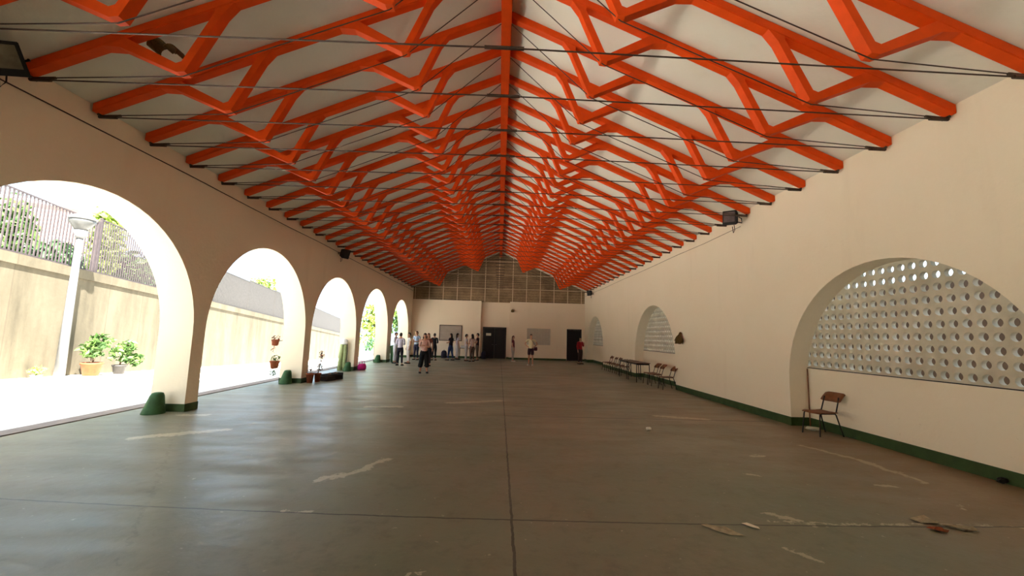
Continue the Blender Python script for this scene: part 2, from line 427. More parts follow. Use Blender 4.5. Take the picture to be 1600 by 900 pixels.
grille(4, -4.2, -2.6, 1.18, 2.29, 'barred grey window in the left part of the end wall', True)
grille(5, 2.02, 3.7, 1.06, 2.22, 'grey louvred window in the right part of the end wall', False)

# ------------------------------------------------------------------ ridge beam and roof trusses
o = obj('ridge_beam', B((-.095, YB, 7.36), (.095, YF + .12, 7.70)), 'orange', bevel=.008); tag(o, 'long orange beam running along the ridge of the roof', 'beam')
Y0, SP = 4.258, 0.9227
HB = 0.075   # half width of truss members along the hall
def rb(x): return 4.86 + SL * (W - abs(x))       # underside of the rafter
def truss():
    t = empty('roof_truss', '', 'truss')
    for s in (-1, 1):
        bm = bmesh.new()
        pr = [(s * (W - .03), rb(W)), (s * (W - .03), rb(W) + .135), (s * .09, rb(.09) + .135), (s * .09, rb(.09))]
        extrude_xz(bm, pr, -HB, HB); obj('rafter', bm, 'orange', t, bevel=.01)
        for (nx, nz, ox, ix) in ((4.18, 4.96, 5.10, 3.72), (1.57, 6.06, 2.48, 1.17)):
            # V bracket: shallow outer leg, steep inner leg, flared feet
            Nn = Vector((nx, nz + .05)); O = Vector((ox, rb(ox) + .02)); I = Vector((ix, rb(ix) + .02))
            u1 = (O - Nn).normalized(); n1 = Vector((u1.y, -u1.x)); u2 = (I - Nn).normalized(); n2 = Vector((-u2.y, u2.x)) if False else Vector((u2.y, -u2.x))
            h1, h2 = .042, .05          # half thickness of the shallow and the steep leg; n1 points down/out, n2 points to the inside of the V
            a1, a2 = Nn - n1 * h1, Nn + n2 * h2
            den = u1.x * u2.y - u1.y * u2.x; tt = ((a2.x - a1.x) * u2.y - (a2.y - a1.y) * u2.x) / den; G = a1 + u1 * tt
            pr = [(nx - .045, nz + .012), (nx + .055, nz)]
            pr += [tuple(O - u1 * .13 + n1 * h1), (ox + .16, rb(ox + .16) + .01), (ox - .15, rb(ox - .15) + .01), tuple(O - u1 * .16 - n1 * h1)]
            pr += [tuple(G + u1 * .05), tuple(G + u2 * .05)]
            pr += [tuple(I - u2 * .16 + n2 * h2), (ix + .12, rb(ix + .12) + .01), (ix - .13, rb(ix - .13) + .01), tuple(I - u2 * .14 - n2 * h2)]
            pr = [(s * p_[0], p_[1]) for p_ in pr]
            bm = bmesh.new(); extrude_xz(bm, pr, -HB + .005, HB - .005); obj('web_bracket', bm, 'orange', t)
        bm = bmesh.new()
        path = [(s * (W - .12), 0, 4.83), (s * 4.2, 0, 4.945), (s * 1.58, 0, 6.045), (s * .1, 0, 7.42)]
        for a, b in zip(path, path[1:]): tube(bm, [a, b], .0075, 6)
        obj('brace_rod', bm, 'rod', t)
        bm = bmesh.new(); tube(bm, [(s * (W - .34), 0, 4.812), (s * (W - .08), 0, 4.812)], .024, 8); tube(bm, [(s * (W - .11), -.05, 4.83), (s * (W - .11), .05, 4.83)], .02, 8)
        tube(bm, [(s * (W - .4), 0, 4.845), (s * (W - .12), 0, 4.828)], .017, 8)
        obj('rod_clamp', bm, 'rod', t)
    tie = obj('tie_rod', T([(-W + .1, 0, 4.81), (0, 0, 4.87), (W - .1, 0, 4.81)], .009, 6), 'rod', t)
    obj('turnbuckle', T([(-.22, 0, 4.87), (.22, 0, 4.87)], .02, 8), 'rod', tie)
    return t
ORD = ['nearest', 'second', 'third', 'fourth', 'fifth', 'sixth', 'seventh', 'eighth', 'ninth', 'tenth', 'eleventh', 'twelfth', 'thirteenth', 'fourteenth', 'fifteenth',
       'sixteenth', 'seventeenth', 'eighteenth', 'nineteenth', 'twentieth', 'twenty-first', 'twenty-second', 'twenty-third', 'twenty-fourth', 'twenty-fifth', 'twenty-sixth', 'farthest']
t0 = truss()
NT = 27
for kx in range(NT):
    t = t0 if kx == 0 else dup(t0)
    t.location = (0, Y0 + kx * SP - .035, 0); t['group'] = 'orange roof trusses'
    t['label'] = ('nearest orange roof truss, its ends cut by both sides of the photo' if kx == 0 else
                  'farthest orange roof truss, closest to the brown gable wall' if kx == NT - 1 else
                  '%s orange roof truss counted from the near end of the hall' % ORD[kx])

# ------------------------------------------------------------------ wall runs: conduit
M['palecable'] = simple('pale brown cable', (150, 130, 104), .7, .1)
def conduit(x, z, label, rr=.009, ya=YB + .2, mat='rod'):
    o = obj('wall_cable', T([(x, ya, z + .02)] + [(x, yy, z + .012 * math.sin(yy)) for yy in range(0, 29, 2) if yy > ya] + [(x, YF - .1, z)], rr, 6), mat)
    tag(o, label, 'cable')
conduit(-W + .012, 4.66, 'thin dark cable running along the top of the left arcade wall')
conduit(W - .042, 4.62, 'thin pale cable along the top of the right wall beyond the floodlight', .007, 10.1, 'palecable')

# floodlights / speakers
M['lensgrey'] = simple('grey reflective lens', (128, 118, 100), .25, .35, 6, spec=.5)
M['lensdark'] = simple('dusty dark lens', (108, 92, 90), .3, .3)
def flood(label, loc, nrm, roll, wall, sc=1.0, face='lampglass'):
    g = empty('floodlight', label, 'floodlight', loc, 0, 'floodlights on the walls', sc)
    nv = Vector(nrm).normalized(); q = Quaternion(nv, roll) @ nv.to_track_quat('-Y', 'Z'); g.rotation_euler = q.to_euler()
    bm = bmesh.new()      # tapered housing, front toward -Y
    pts = [(-.19, -.1, -.2), (.19, -.1, -.2), (.19, -.1, .2), (-.19, -.1, .2), (-.13, .13, -.14), (.13, .13, -.14), (.13, .13, .14), (-.13, .13, .14)]
    vs = [bm.verts.new(Vector(p)) for p in pts]
    for f in ((0, 3, 2, 1), (4, 5, 6, 7), (0, 1, 5, 4), (1, 2, 6, 5), (2, 3, 7, 6), (3, 0, 4, 7)): bm.faces.new([vs[i] for i in f])
    for i in range(5): box(bm, (-.1 + i * .045, .13, -.1), (-.085 + i * .045, .16, .1))
    obj('housing', bm, 'dark', g, bevel=.008)
    obj('lens', B((-.15, -.112, -.11), (.15, -.1, .16)), face, g)
    wv = (Matrix.Translation(loc) @ q.to_matrix().to_4x4() @ Matrix.Scale(sc, 4)).inverted() @ Vector(wall)
    bm = bmesh.new(); tube(bm, [(-.21, 0, 0), (-.2, .16, -.02), wv, (.2, .16, -.02), (.21, 0, 0)], .014, 6); obj('bracket', bm, 'darkmetal', g)
    inv = q.to_matrix().inverted(); dn = inv @ Vector((0, 0, -1))
    bm = bmesh.new(); tube(bm, [Vector((0, .14, -.05)), Vector((0.02, .15, -.05)) + dn * .28, Vector((-.03, .17, -.05)) + dn * .36, Vector((-.05, .16, -.03)) + dn * .2], .009, 6); obj('cord', bm, 'dark', g)
    return g
flood('dark boxy floodlight high on the right wall, with a looping cord', (5.86, 10.0, 4.82), (-.75, -.5, -.12), R(-6), (W - .03, 10.05, 4.72), .92, 'lensdark')
flood('large floodlight with a pale lens at the upper left edge of the photo', (-5.93, 4.70, 4.80), (.62, -.62, -.5), R(20), (-W, 4.8, 4.75), .95, 'lensgrey')
flood('small dark floodlight under the rafters above the third left arch', (-5.95, 15.6, 4.62), (.8, -.4, -.3), 0, (-W, 15.6, 4.6), .9, 'dark')
flood('dark floodlight high in the far right corner', (5.9, 26.6, 4.6), (-.8, -.5, -.2), 0, (W - .03, 26.6, 4.5), .9, 'dark')
g = empty('wall_lamp', 'small round dark lamp on the end wall above the double door corner', 'lamp', (.95, YF - .02, 3.42))
obj('lamp_base', T([(0, .02, 0), (0, -.03, 0)], .06, 14), 'darkmetal', g); obj('lamp_head', LA([(.02, .1), (.09, .06), (.12, -.06), (.1, -.1), (.03, -.12)], 14, c=(0, -.12, .02)), 'brown', g, True)

# dry bundle on the right wall
g = empty('dry_bundle', 'brown cone-shaped dry bundle hanging on the right wall', 'wall ornament', (W - .05, 13.66, 1.52))
bm = bmesh.new()
for i in range(170):
    a = random.uniform(-1, 1); b = random.uniform(0, 1); L = random.uniform(.25, .36)
    p0 = Vector((random.uniform(-.05, 0), a * .03, .40)); p1 = Vector((-.02 - b * .13, a * .23, .40 - L))
    tube(bm, [p0, (p0 + p1) / 2 + Vector((-.02, 0, .0)), p1], [.012, .02, .008], 5)
obj('stems', bm, 'brown', g)
obj('tie_band', LA([(.035, 0), (.05, .02), (.045, .06), (.02, .09)], 10, c=(-.03, 0, .35)), 'brown', g)

# broken curved tile wedged under the ceiling on the left
bm = bmesh.new()
for (cx, cz, rad, a0, a1, ln) in ((-4.68, 5.44, .10, 20, 200, .22), (-4.52, 5.39, .09, -20, 150, .16)):
    rings = []
    for yy in (5.2, 5.2 + ln):
        rings.append([bm.verts.new((cx + rad * rr_ * math.cos(R(a)), yy + .2 * (cx + rad * math.cos(R(a)) + 4.8), cz + rad * rr_ * math.sin(R(a)))) for rr_ in (1, .82) for a in ([a0 + (a1 - a0) * i / 8 for i in range(9)] if rr_ == 1 else [a1 - (a1 - a0) * i / 8 for i in range(9)])])
    n = len(rings[0])
    for j_ in range(n): bm.faces.new((rings[0][j_], rings[0][(j_ + 1) % n], rings[1][(j_ + 1) % n], rings[1][j_]))
    bm.faces.new(rings[0][::-1]); bm.faces.new(rings[1])
o = obj('broken_tile', bm, 'brown'); tag(o, 'brown broken curved tile lodged against the ceiling at the upper left', 'tile')

# ------------------------------------------------------------------ school chairs
def chair_proto():
    c = empty('school_chair', '', 'chair')      # faces -X, origin on the floor under the seat
    seat = bmesh.new(); n = 8
    top = []; bot = []
    for i in range(n + 1):
        x = -.22 + .40 * i / n; z = .43 - .012 * math.sin(PI * i / n) - (.02 if i == 0 else 0)
        top.append([seat.verts.new((x, y, z + .004 * abs(y) * 10)) for y in (-.19, -.095, 0, .095, .19)]); bot.append([seat.verts.new((x, y, z - .014 + .004 * abs(y) * 10)) for y in (-.19, -.095, 0, .095, .19)])
    for g_ in (top, bot):
        for i in range(n):
            for j_ in range(4): seat.faces.new((g_[i][j_], g_[i + 1][j_], g_[i + 1][j_ + 1], g_[i][j_ + 1]))
    ring = lambda g_: [g_[i][0] for i in range(n + 1)] + [g_[n][j_] for j_ in range(1, 5)] + [g_[i][4] for i in range(n - 1, -1, -1)] + [g_[0][j_] for j_ in range(3, 0, -1)]
    a, b = ring(top), ring(bot)
    for i in range(len(a)): seat.faces.new((a[i], a[(i + 1) % len(a)], b[(i + 1) % len(a)], b[i]))
    obj('seat', seat, 'plywood', c, True)
    bk = bmesh.new()
    fr, re = [], []
    for i in range(9):
        y = -.2 + .4 * i / 8; bow = .03 * (1 - (y / .2) ** 2); cut = .02 if i in (0, 8) else 0
        fr.append([bk.verts.new((.22 + bow - .01 + dz * .12, y, z)) for z, dz in ((.61 + cut, 0), (.69, .4), (.78 - cut, 1))])
        re.append([bk.verts.new((.235 + bow + dz * .12, y, z)) for z, dz in ((.61 + cut, 0), (.69, .4), (.78 - cut, 1))])
    for g_ in (fr, re):
        for i in range(8):
            for j_ in range(2): bk.faces.new((g_[i][j_], g_[i + 1][j_], g_[i + 1][j_ + 1], g_[i][j_ + 1]))
    for i in range(8):
        bk.faces.new((fr[i][0], fr[i + 1][0], re[i + 1][0], re[i][0])); bk.faces.new((fr[i][2], fr[i + 1][2], re[i + 1][2], re[i][2]))
    for i in (0, 8):
        for j_ in range(2): bk.faces.new((fr[i][j_], fr[i][j_ + 1], re[i][j_ + 1], re[i][j_]))
    obj('backrest', bk, 'plywood', c, True)
    for s in (-1, 1):
        obj('leg', T([(-.17, s * .16, .41), (-.19, s * .17, .38), (-.23, s * .19, 0.0)], .012), 'darkmetal', c)
        obj('leg', T([(.14, s * .16, .41), (.16, s * .165, .38), (.27, s * .19, 0.0)], .012), 'darkmetal', c)
        obj('back_post', T([(-.15, s * .155, .405), (.14, s * .155, .405), (.175, s * .155, .44), (.235, s * .15, .63), (.25, s * .145, .70)], .011), 'darkmetal', c)
    bm = bmesh.new(); tube(bm, [(-.17, -.16, .405), (-.17, .16, .405)], .011); tube(bm, [(.13, -.16, .405), (.13, .16, .405)], .011)
    obj('seat_frame', bm, 'darkmetal', c)
    return c
ch = chair_proto(); ch.location = (6.18, 7.80, 0); ch.rotation_euler = (0, 0, R(7)); ch['label'] = 'brown plywood school chair standing alone in front of the large perforated arch'
cl = [((5.86, 14.2), 2, 'nearest of the small chairs in the row along the right wall'),
      ((5.86, 15.2), -3, 'chair with its back beside the near end of the dark tables'),
      ((5.88, 15.75), 3, 'chair tucked against the near end of the dark tables'),
      ((5.86, 18.95), 0, 'chair just past the far end of the dark tables'),
      ((5.88, 19.75), -4, 'second chair beyond the far end of the dark tables'),
      ((5.86, 20.45), 3, 'third chair beyond the dark tables'),
      ((5.87, 21.2), 0, 'fourth chair beyond the dark tables'),
      ((5.86, 22.0), 5, 'farthest chair in the row along the right wall')]
for (x_, y_), a_, lb in cl:
    dup(ch, location=(x_, y_, 0), rotation_euler=(0, 0, R(a_)), label=lb, group='chairs lined up along the right wall')
def school_table(y0, y1, label):
    x0, x1 = 5.45, 6.02
    t = empty('school_table', label, 'table', ((x0 + x1) / 2, (y0 + y1) / 2, 0), 0, 'tables along the right wall'); hx, hy = (x1 - x0) / 2, (y1 - y0) / 2
    obj('tabletop', B((-hx, -hy, .73), (hx, hy, .755)), 'table', t, bevel=.006)
    for a in (-1, 1):
        for b in (-1, 1): obj('leg', T([(a * (hx - .04), b * (hy - .05), .735), (a * (hx - .02), b * (hy - .03), 0)], .016), 'dark', t)
    bm = bmesh.new(); box(bm, (-hx + .04, -hy + .04, .67), (hx - .04, -hy + .055, .73)); box(bm, (-hx + .04, hy - .055, .67), (hx - .04, hy - .04, .73))
    box(bm, (-hx + .03, -hy + .05, .68), (-hx + .045, hy - .05, .73)); box(bm, (hx - .045, -hy + .05, .68), (hx - .03, hy - .05, .73)); obj('apron', bm, 'dark', t)
school_table(16.15, 17.25, 'nearer dark school table between the chairs on the right wall')
school_table(17.4, 18.5, 'farther dark school table between the chairs on the right wall')

# pole in the niche corner
o = obj('wooden_stick', T([(W + .32, 8.53, 0.0), (W + .335, 8.55, 1.17)], .012), 'plywood'); tag(o, 'thin brown stick standing in the corner of the large perforated arch', 'stick')
o = obj('crumpled_rag', B((6.2, 7.9, 0), (6.4, 8.1, .05)), 'paper')
bpy.data.objects.remove(o)
def lump(name, mat, label, cat, loc, sx, sy, sz, seed, parent=None):
    rn = random.Random(seed); bm = bmesh.new(); bmesh.ops.create_icosphere(bm, subdivisions=2, radius=1)
    for v in bm.verts:
        f_ = 1 + rn.uniform(-.28, .28); v.co = Vector((v.co.x * sx * f_, v.co.y * sy * f_, (v.co.z * sz * f_)))
    mz = min(v.co.z for v in bm.verts)
    for v in bm.verts: v.co.z -= mz
    o = obj(name, bm, mat); o.location = loc; tag(o, label, cat); return o
lump('crumpled_rag', 'paper', 'crumpled pale rag on the floor under the lone school chair', 'rag', (6.28, 8.15, 0), .12, .1, .035, 3)
lump('paper_ball', 'paper', 'small white paper ball on the floor right of the centre joint', 'paper', (2.88, 7.81, 0), .05, .045, .035, 4)
lump('dark_scrap', 'dark', 'small black scrap against the green skirting at the right edge', 'scrap', (6.48, 5.25, 0), .06, .045, .035, 6)
def sheet(name, pts, label, cat, mat='paper', crumple=.012, seed=1):
    rn = random.Random(seed); bm = bmesh.new(); n = len(pts); cx = sum(p[0] for p in pts) / n; cy = sum(p[1] for p in pts) / n
    rings = []
    for f_ in (1, .66, .33):
        rings.append([bm.verts.new((cx + (p[0] - cx) * f_, cy + (p[1] - cy) * f_, .004 + rn.uniform(0, crumple) * (1.5 if f_ < 1 else 1))) for p in pts])
    cv = bm.verts.new((cx, cy, .006 + crumple))
    for a, b in zip(rings, rings[1:]):
        for i in range(n): bm.faces.new((a[i], a[(i + 1) % n], b[(i + 1) % n], b[i]))
    for i in range(n): bm.faces.new((rings[-1][i], rings[-1][(i + 1) % n], cv))
    o = obj(name, bm, mat); s_ = o.modifiers.new('thickness', 'SOLIDIFY'); s_.thickness = .002; tag(o, label, cat); return o
M['dustypaper'] = simple('dusty paper', (176, 160, 132), .9, .3, 20)
sheet('paper_wrapper', [(2.36, 3.985), (2.42, 4.0), (2.49, 3.94), (2.48, 3.90), (2.42, 3.91)], 'small bright white wrapper on the floor near the front joint', 'wrapper', seed=2)
sheet('torn_paper', [(1.96, 3.95), (2.02, 3.96), (2.1, 3.9), (2.16, 3.91), (2.21, 3.80), (2.24, 3.74), (2.14, 3.77), (2.05, 3.83)], 'torn dusty strip of paper left of the white wrapper', 'paper', 'dustypaper', seed=5)
sheet('plastic_scrap', [(4.15, 4.16), (4.3, 4.17), (4.38, 4.09), (4.3, 4.03), (4.18, 4.07)], 'crumpled pale scrap on the joint at the lower right', 'scrap', 'dustypaper', .03, 8)
sheet('plastic_scrap', [(4.33, 4.02), (4.5, 4.0), (4.56, 3.9), (4.42, 3.9)], 'crumpled scrap just right of the pale one at the lower right joint', 'scrap', 'dustypaper', .03, 9)
sheet('red_scrap', [(4.1, 3.95), (4.2, 3.96), (4.27, 3.9), (4.22, 3.87), (4.12, 3.9)], 'reddish brown scrap on the joint at the lower right', 'scrap', 'terracotta', .02, 10)

# ------------------------------------------------------------------ things at the left piers
def cone(loc, label, h=.40, r0=.19, r1=.10, mat='cone'):
    bm = bmesh.new(); pr = [(r0, 0), (r0 * .98, .03)] + [(r0 + (r1 - r0) * t, h * t) for t in (.3, .6, .85)] + [(r1 * .9, h * .97), (r1 * .6, h)]
    lathe(bm, pr, 20)
    for v in bm.verts: v.co.x += .05 * v.co.z / h
    o = obj('corner_guard', bm, mat, None, True); o.location = loc; tag(o, label, 'corner guard', 'green cone guards at the piers'); return o
cone((-6.62, 8.38, 0), 'green cone-shaped guard at the foot of the nearest left pier')
cone((-6.58, 13.25, 0), 'green cone-shaped guard at the foot of the second left pier', .42)
cone((-6.62, 23.05, 0), 'green cone-shaped guard at the foot of the fourth left pier', .42)
cone((-6.33, 17.75, 0), 'dark green guard between the pale rolls and the pink bag', .38, .17, .09)

def leaf_cloud(bm, c, rx, ry, rz, n, size, rn, shell=.5):
    for i in range(n):
        while True:
            p = Vector((rn.uniform(-1, 1), rn.uniform(-1, 1), rn.uniform(-1, 1)))
            if shell < p.length < 1: break
        p = Vector((p.x * rx, p.y * ry, p.z * rz)) + Vector(c)
        q = Quaternion((rn.uniform(-1, 1), rn.uniform(-1, 1), rn.uniform(-1, 1)), rn.uniform(0, 6)).normalized()
        s = size * rn.uniform(.6, 1.3)
        vs = [bm.verts.new(p + q @ Vector(v)) for v in ((-s * .5, 0, 0), (0, -s * .28, s * .1), (s * .6, 0, 0), (0, s * .28, s * .1))]
        bm.faces.new(vs)
def potted(name, label, loc, pot_r, pot_h, clouds, mat='leaf', potmat='terracotta', leaf=.12, n=160, seed=1, group=None):
    rn = random.Random(seed); g = empty(name, label, 'plant', loc, 0, group)
    bm = bmesh.new(); lathe(bm, [(pot_r * .7, 0), (pot_r * .95, pot_h * .85), (pot_r * 1.05, pot_h * .86), (pot_r * 1.05, pot_h), (pot_r * .9, pot_h), (pot_r * .85, pot_h * .9)], 20); obj('pot', bm, potmat, g, True)
    obj('soil', LA([(pot_r * .86, pot_h * .88), (pot_r * .5, pot_h * .92), (.01, pot_h * .93)], 16), 'soil', g)
    bm = bmesh.new()
    for (cx, cy, cz, rx, rz) in clouds: tube(bm, [(0, 0, pot_h * .85), (cx * .5, cy * .5, cz * .6), (cx, cy, cz)], [.018, .012, .006], 6)
    obj('stem', bm, 'bark', g)
    bm = bmesh.new()
    for (cx, cy, cz, rx, rz) in clouds: leaf_cloud(bm, (cx, cy, cz), rx, rx, rz, n, leaf, rn, .2)
    o = obj('foliage', bm, mat, g)
    return g
potted('potted_plant', 'reddish plant in a terracotta pot at the second left pier', (-5.9, 13.95, 0), .11, .28, [(0.04, 0, .55, .12, .22), (.06, .05, .85, .08, .18)], 'leafr', leaf=.07, n=60, seed=3)
potted('potted_plant', 'small bare pot behind the reddish plant, beside the second left pier', (-6.0, 13.62, 0), .12, .3, [(0, 0, .4, .1, .1)], 'leafr', leaf=.06, n=24, seed=4)
def crate(label, loc, rz):
    g = empty('plastic_crate', label, 'crate', loc, rz, 'black crates by the second left arch')
    bm = bmesh.new(); hx, hy, h, t = .2, .15, .22, .015
    for s in (-1, 1):
        box(bm, (-hx, s * hy - t / 2, 0), (hx, s * hy + t / 2, .05)); box(bm, (-hx, s * hy - t / 2, h - .05), (hx, s * hy + t / 2, h))
        box(bm, (s * hx - t / 2, -hy, 0), (s * hx + t / 2, hy, .05)); box(bm, (s * hx - t / 2, -hy, h - .05), (s * hx + t / 2, hy, h))
        for i in range(7): xx = -hx + .02 + i * .06; box(bm, (xx, s * hy - t / 2, .05), (xx + .02, s * hy + t / 2, h - .05))
        for i in range(5): yy = -hy + .02 + i * .06; box(bm, (s * hx - t / 2, yy, .05), (s * hx + t / 2, yy + .02, h - .05))
    box(bm, (-hx, -hy, 0), (hx, hy, .012)); obj('crate_body', bm, 'crate', g)
    rn = random.Random(int(loc[1] * 10)); bm = bmesh.new(); box(bm, (-hx + .02, -hy + .02, .013), (hx - .02, hy - .02, .15)); obj('soil', bm, 'soil', g)
    bm = bmesh.new(); leaf_cloud(bm, (0, 0, .2), hx * .8, hy * .8, .07, 40, .05, rn, 0); obj('seedlings', bm, 'leafr', g)
crate('black crate of seedlings next to the reddish potted plant', (-5.72, 14.32, 0), R(70))
crate('second black crate of seedlings, farther from the pier', (-5.64, 14.80, 0), R(75))
# pale rolled mats at pier 3
g = empty('rolled_mat', 'tall pale green rolled mats with white tops standing at the third left pier', 'rolled mat', (-6.66, 17.98, 0))
obj('roll', T([(-.06, 0, 0), (-.05, 0, .6), (0.0, .0, 1.2)], [.09, .09, .085], 14), 'palegreen', g, True)
obj('roll', T([(.12, .03, 0), (.12, .03, .6), (.1, .03, 1.16)], [.075, .08, .075], 14), 'palegreen', g, True)
obj('wrapping', LA([(.1, 0), (.13, .05), (.12, .18), (.05, .25)], 14, c=(.05, .01, 1.1), sx=1.3), 'white', g, True)
obj('strap', T([(.2, -.02, .25), (.23, -.03, .8), (.19, 0, 1.2)], .012, 6), 'fence', g)
# pink bag
g = empty('tote_bag', 'bright pink bag on the floor at the third left pier', 'bag', (-5.95, 18.5, 0), R(60))
bm = bmesh.new(); lathe(bm, [(.17, 0), (.21, .04), (.22, .14), (.18, .25), (.15, .27)], 16, sy=.65); obj('bag_body', bm, 'pink', g, True)
for s in (-1, 1):
    obj('handle', T([(-.09, s * .06, .26), (-.08, s * .07, .36), (0, s * .08, .40), (.08, s * .07, .36), (.09, s * .06, .26)], .011, 6), 'pink', g)
# green bin
g = empty('waste_bin', 'large green bin behind the group of people at the last left pier', 'bin', (-5.85, 23.8, 0))
bm = bmesh.new(); lathe(bm, [(.22, 0), (.24, .03), (.28, .82), (.30, .83), (.30, .89), (.27, .89), (.25, .8)], 24); obj('bin_body', bm, 'bin', g, True)
bm = bmesh.new(); lathe(bm, [(.285, .885), (.29, .91), (.2, .95), (.02, .96)], 24); obj('lid', bm, 'bin', g, True)
# planters fixed on the outer edge of the second pier
def hang(loc, label, sc, seed):
    g = empty('hanging_planter', label, 'planter', loc, 0, 'planters on the second left pier', sc); rn = random.Random(seed)
    obj('pot', LA([(.06, 0), (.09, .02), (.11, .16), (.12, .17), (.12, .2), (.1, .2)], 14), 'terracotta', g, True)
    bm = bmesh.new(); tube(bm, [(.1, 0, .15), (.2, 0, .17), (.28, 0, .17)], .01, 6); obj('bracket', bm, 'darkmetal', g)
    bm = bmesh.new(); leaf_cloud(bm, (0, 0, .24), .13, .13, .12, 70, .06, rn, .1); leaf_cloud(bm, (-.03, 0, -.05), .08, .08, .18, 40, .05, rn, .1); obj('foliage', bm, 'leafr' if seed % 2 else 'leaf', g)
hang((-7.16, 13.55, 1.15), 'upper small planter on the outer side of the second left pier', 1, 1)
hang((-7.16, 13.62, .42), 'lower small planter on the outer side of the second left pier', 1.25, 2)

# ------------------------------------------------------------------ outside: yard, retaining wall, fence
def sm(t): t = max(0, min(1, t)); return t * t * (3 - 2 * t)
def gz(x, y):
    return -.08 - .049 * (y - 13.8) * sm((-8.5 - x) / 5.5)
bm = bmesh.new(); gx = [-7.69, -8.5, -9.6, -11, -12.5, -14, -16, -19, -24, -34, -60]; gy = [-30 + 4 * i for i in range(32)]
grid = [[bm.verts.new((x, y, gz(x, y))) for y in gy] for x in gx]
for i in range(len(gx) - 1):
    for j_ in range(len(gy) - 1): bm.faces.new((grid[i][j_], grid[i][j_ + 1], grid[i + 1][j_ + 1], grid[i + 1][j_]))
o = obj('yard_ground', bm, 'yard'); o['kind'] = 'structure'; o['label'] = 'sunlit paved yard outside the left arches'
struct('kerb', B((-7.69, YB - 3, -.3), (-7.36, 40, -.005)), 'kerb'); struct('drain_channel', B((-7.36, YB - 3, -.3), (-7.25, 40, -.03)), 'trench')
D = Vector((-.1843, 1, -.0494)); P0 = Vector((-15.119, 14.85, -.12)); NRM = Vector((1, .1843, 0)).normalized()    # wall line and its normal toward the hall
def wall_pt(s, h=0, off=0): return P0 + D * s + Vector((0, 0, h)) + NRM * off
def strip(bm, s0, s1, h0, h1, o0, o1):
    q = [bm.verts.new(wall_pt(s, h, o_)) for s in (s0, s1) for h in (h0, h1) for o_ in (o0, o1)]
    for f in ((0, 1, 3, 2), (4, 6, 7, 5), (0, 4, 5, 1), (2, 3, 7, 6), (0, 2, 6, 4), (1, 5, 7, 3)): bm.faces.new([q[i] for i in f])
bm = bmesh.new(); strip(bm, -22, 70, -2, 3.45, -.35, 0); struct('retaining_wall', bm, 'concrete', label='tall stained concrete retaining wall along the yard')
bm = bmesh.new(); strip(bm, -22, 70, 3.45, 3.77, -.42, .06); struct('wall_coping', bm, 'concrete', label='concrete coping on the retaining wall')
bm = bmesh.new()
q = [bm.verts.new(wall_pt(s, 3.4, o_)) for s in (-22, 70) for o_ in (-.36, -60)]
bm.faces.new((q[0], q[2], q[3], q[1])); o = obj('upper_ground', bm, 'yard'); o['kind'] = 'structure'; o['label'] = 'upper ground behind the retaining wall'
def fence_section(s0, s1, top, mat, label, step, bw):
    f = empty('fence_section', label, 'fence', wall_pt((s0 + s1) / 2, 3.77, -.18), 0, 'fence sections on the retaining wall'); org = f.location.copy()
    def st(bm, a, b, h0, h1, o0, o1):
        q = [bm.verts.new(wall_pt(s, h, o_) - org) for s in (a, b) for h in (h0, h1) for o_ in (o0, o1)]
        for fc in ((0, 1, 3, 2), (4, 6, 7, 5), (0, 4, 5, 1), (2, 3, 7, 6), (0, 2, 6, 4), (1, 5, 7, 3)): bm.faces.new([q[i] for i in fc])
    bm = bmesh.new(); n = int((s1 - s0 - .1) / step)
    for i in range(n):
        a = s0 + .08 + (s1 - s0 - .16) * (i + .5) / n; st(bm, a - bw / 2, a + bw / 2, 3.80, top - .02, -.2, -.17)
    obj('bar_panel', bm, mat, f)
    for h in (3.82, top - .05): bm = bmesh.new(); st(bm, s0, s1, h, h + .05, -.205, -.165); obj('rail', bm, mat, f)
    for a in (s0, s1 - .07): bm = bmesh.new(); st(bm, a, a + .07, 3.77, top + .03, -.22, -.15); obj('post', bm, mat, f)
    return f
fence_section(-4.55, 1.1, 5.76, 'fence', 'brown bar fence section in the nearest arch, behind the street lamp', .135, .04)
fence_section(1.15, 6.3, 5.92, 'fence', 'bar fence section in the nearest arch, right of the street lamp', .125, .04)
fence_section(6.35, 10.5, 5.9, 'fencegrey', 'greyish slat fence section at the left of the second arch', .1, .06)
fence_section(10.55, 15.2, 5.9, 'fencegrey', 'greyish slat fence section in the middle of the second arch', .1, .06)
fence_section(15.25, 20.5, 6.0, 'fencegrey', 'greyish slat fence section at the right of the second arch', .1, .065)
fence_section(20.55, 32, 6.05, 'fencegrey', 'grey slat fence section seen in the third arch', .12, .08)
fence_section(32.1, 50, 6.05, 'fencegrey', 'distant grey fence section farthest down the yard', .18, .12)

# street lamp
g = empty('street_lamp', 'white street lamp with a bowl-shaped head in the yard', 'street lamp', (-14.56, 14.35, gz(-14.56, 14.35)))
obj('pole', T([(0, 0, 0), (0, 0, 2.4), (0, 0, 4.96)], [.14, .11, .085], 16), 'lamppaint', g, True)
bm = bmesh.new(); lathe(bm, [(.12, 4.72), (.14, 4.8), (.2, 4.98), (.1, 5.02)], 18); obj('collar', bm, 'lamppaint', g, True)
bm = bmesh.new(); lathe(bm, [(.15, 4.98), (.34, 5.28), (.35, 5.36), (.33, 5.37)], 24); obj('lamp_bowl', bm, 'lampbowl', g, True)
bm = bmesh.new(); lathe(bm, [(.37, 5.37), (.38, 5.41), (.3, 5.5), (.12, 5.57), (.02, 5.58)], 24); obj('cap', bm, 'lamppaint', g, True)

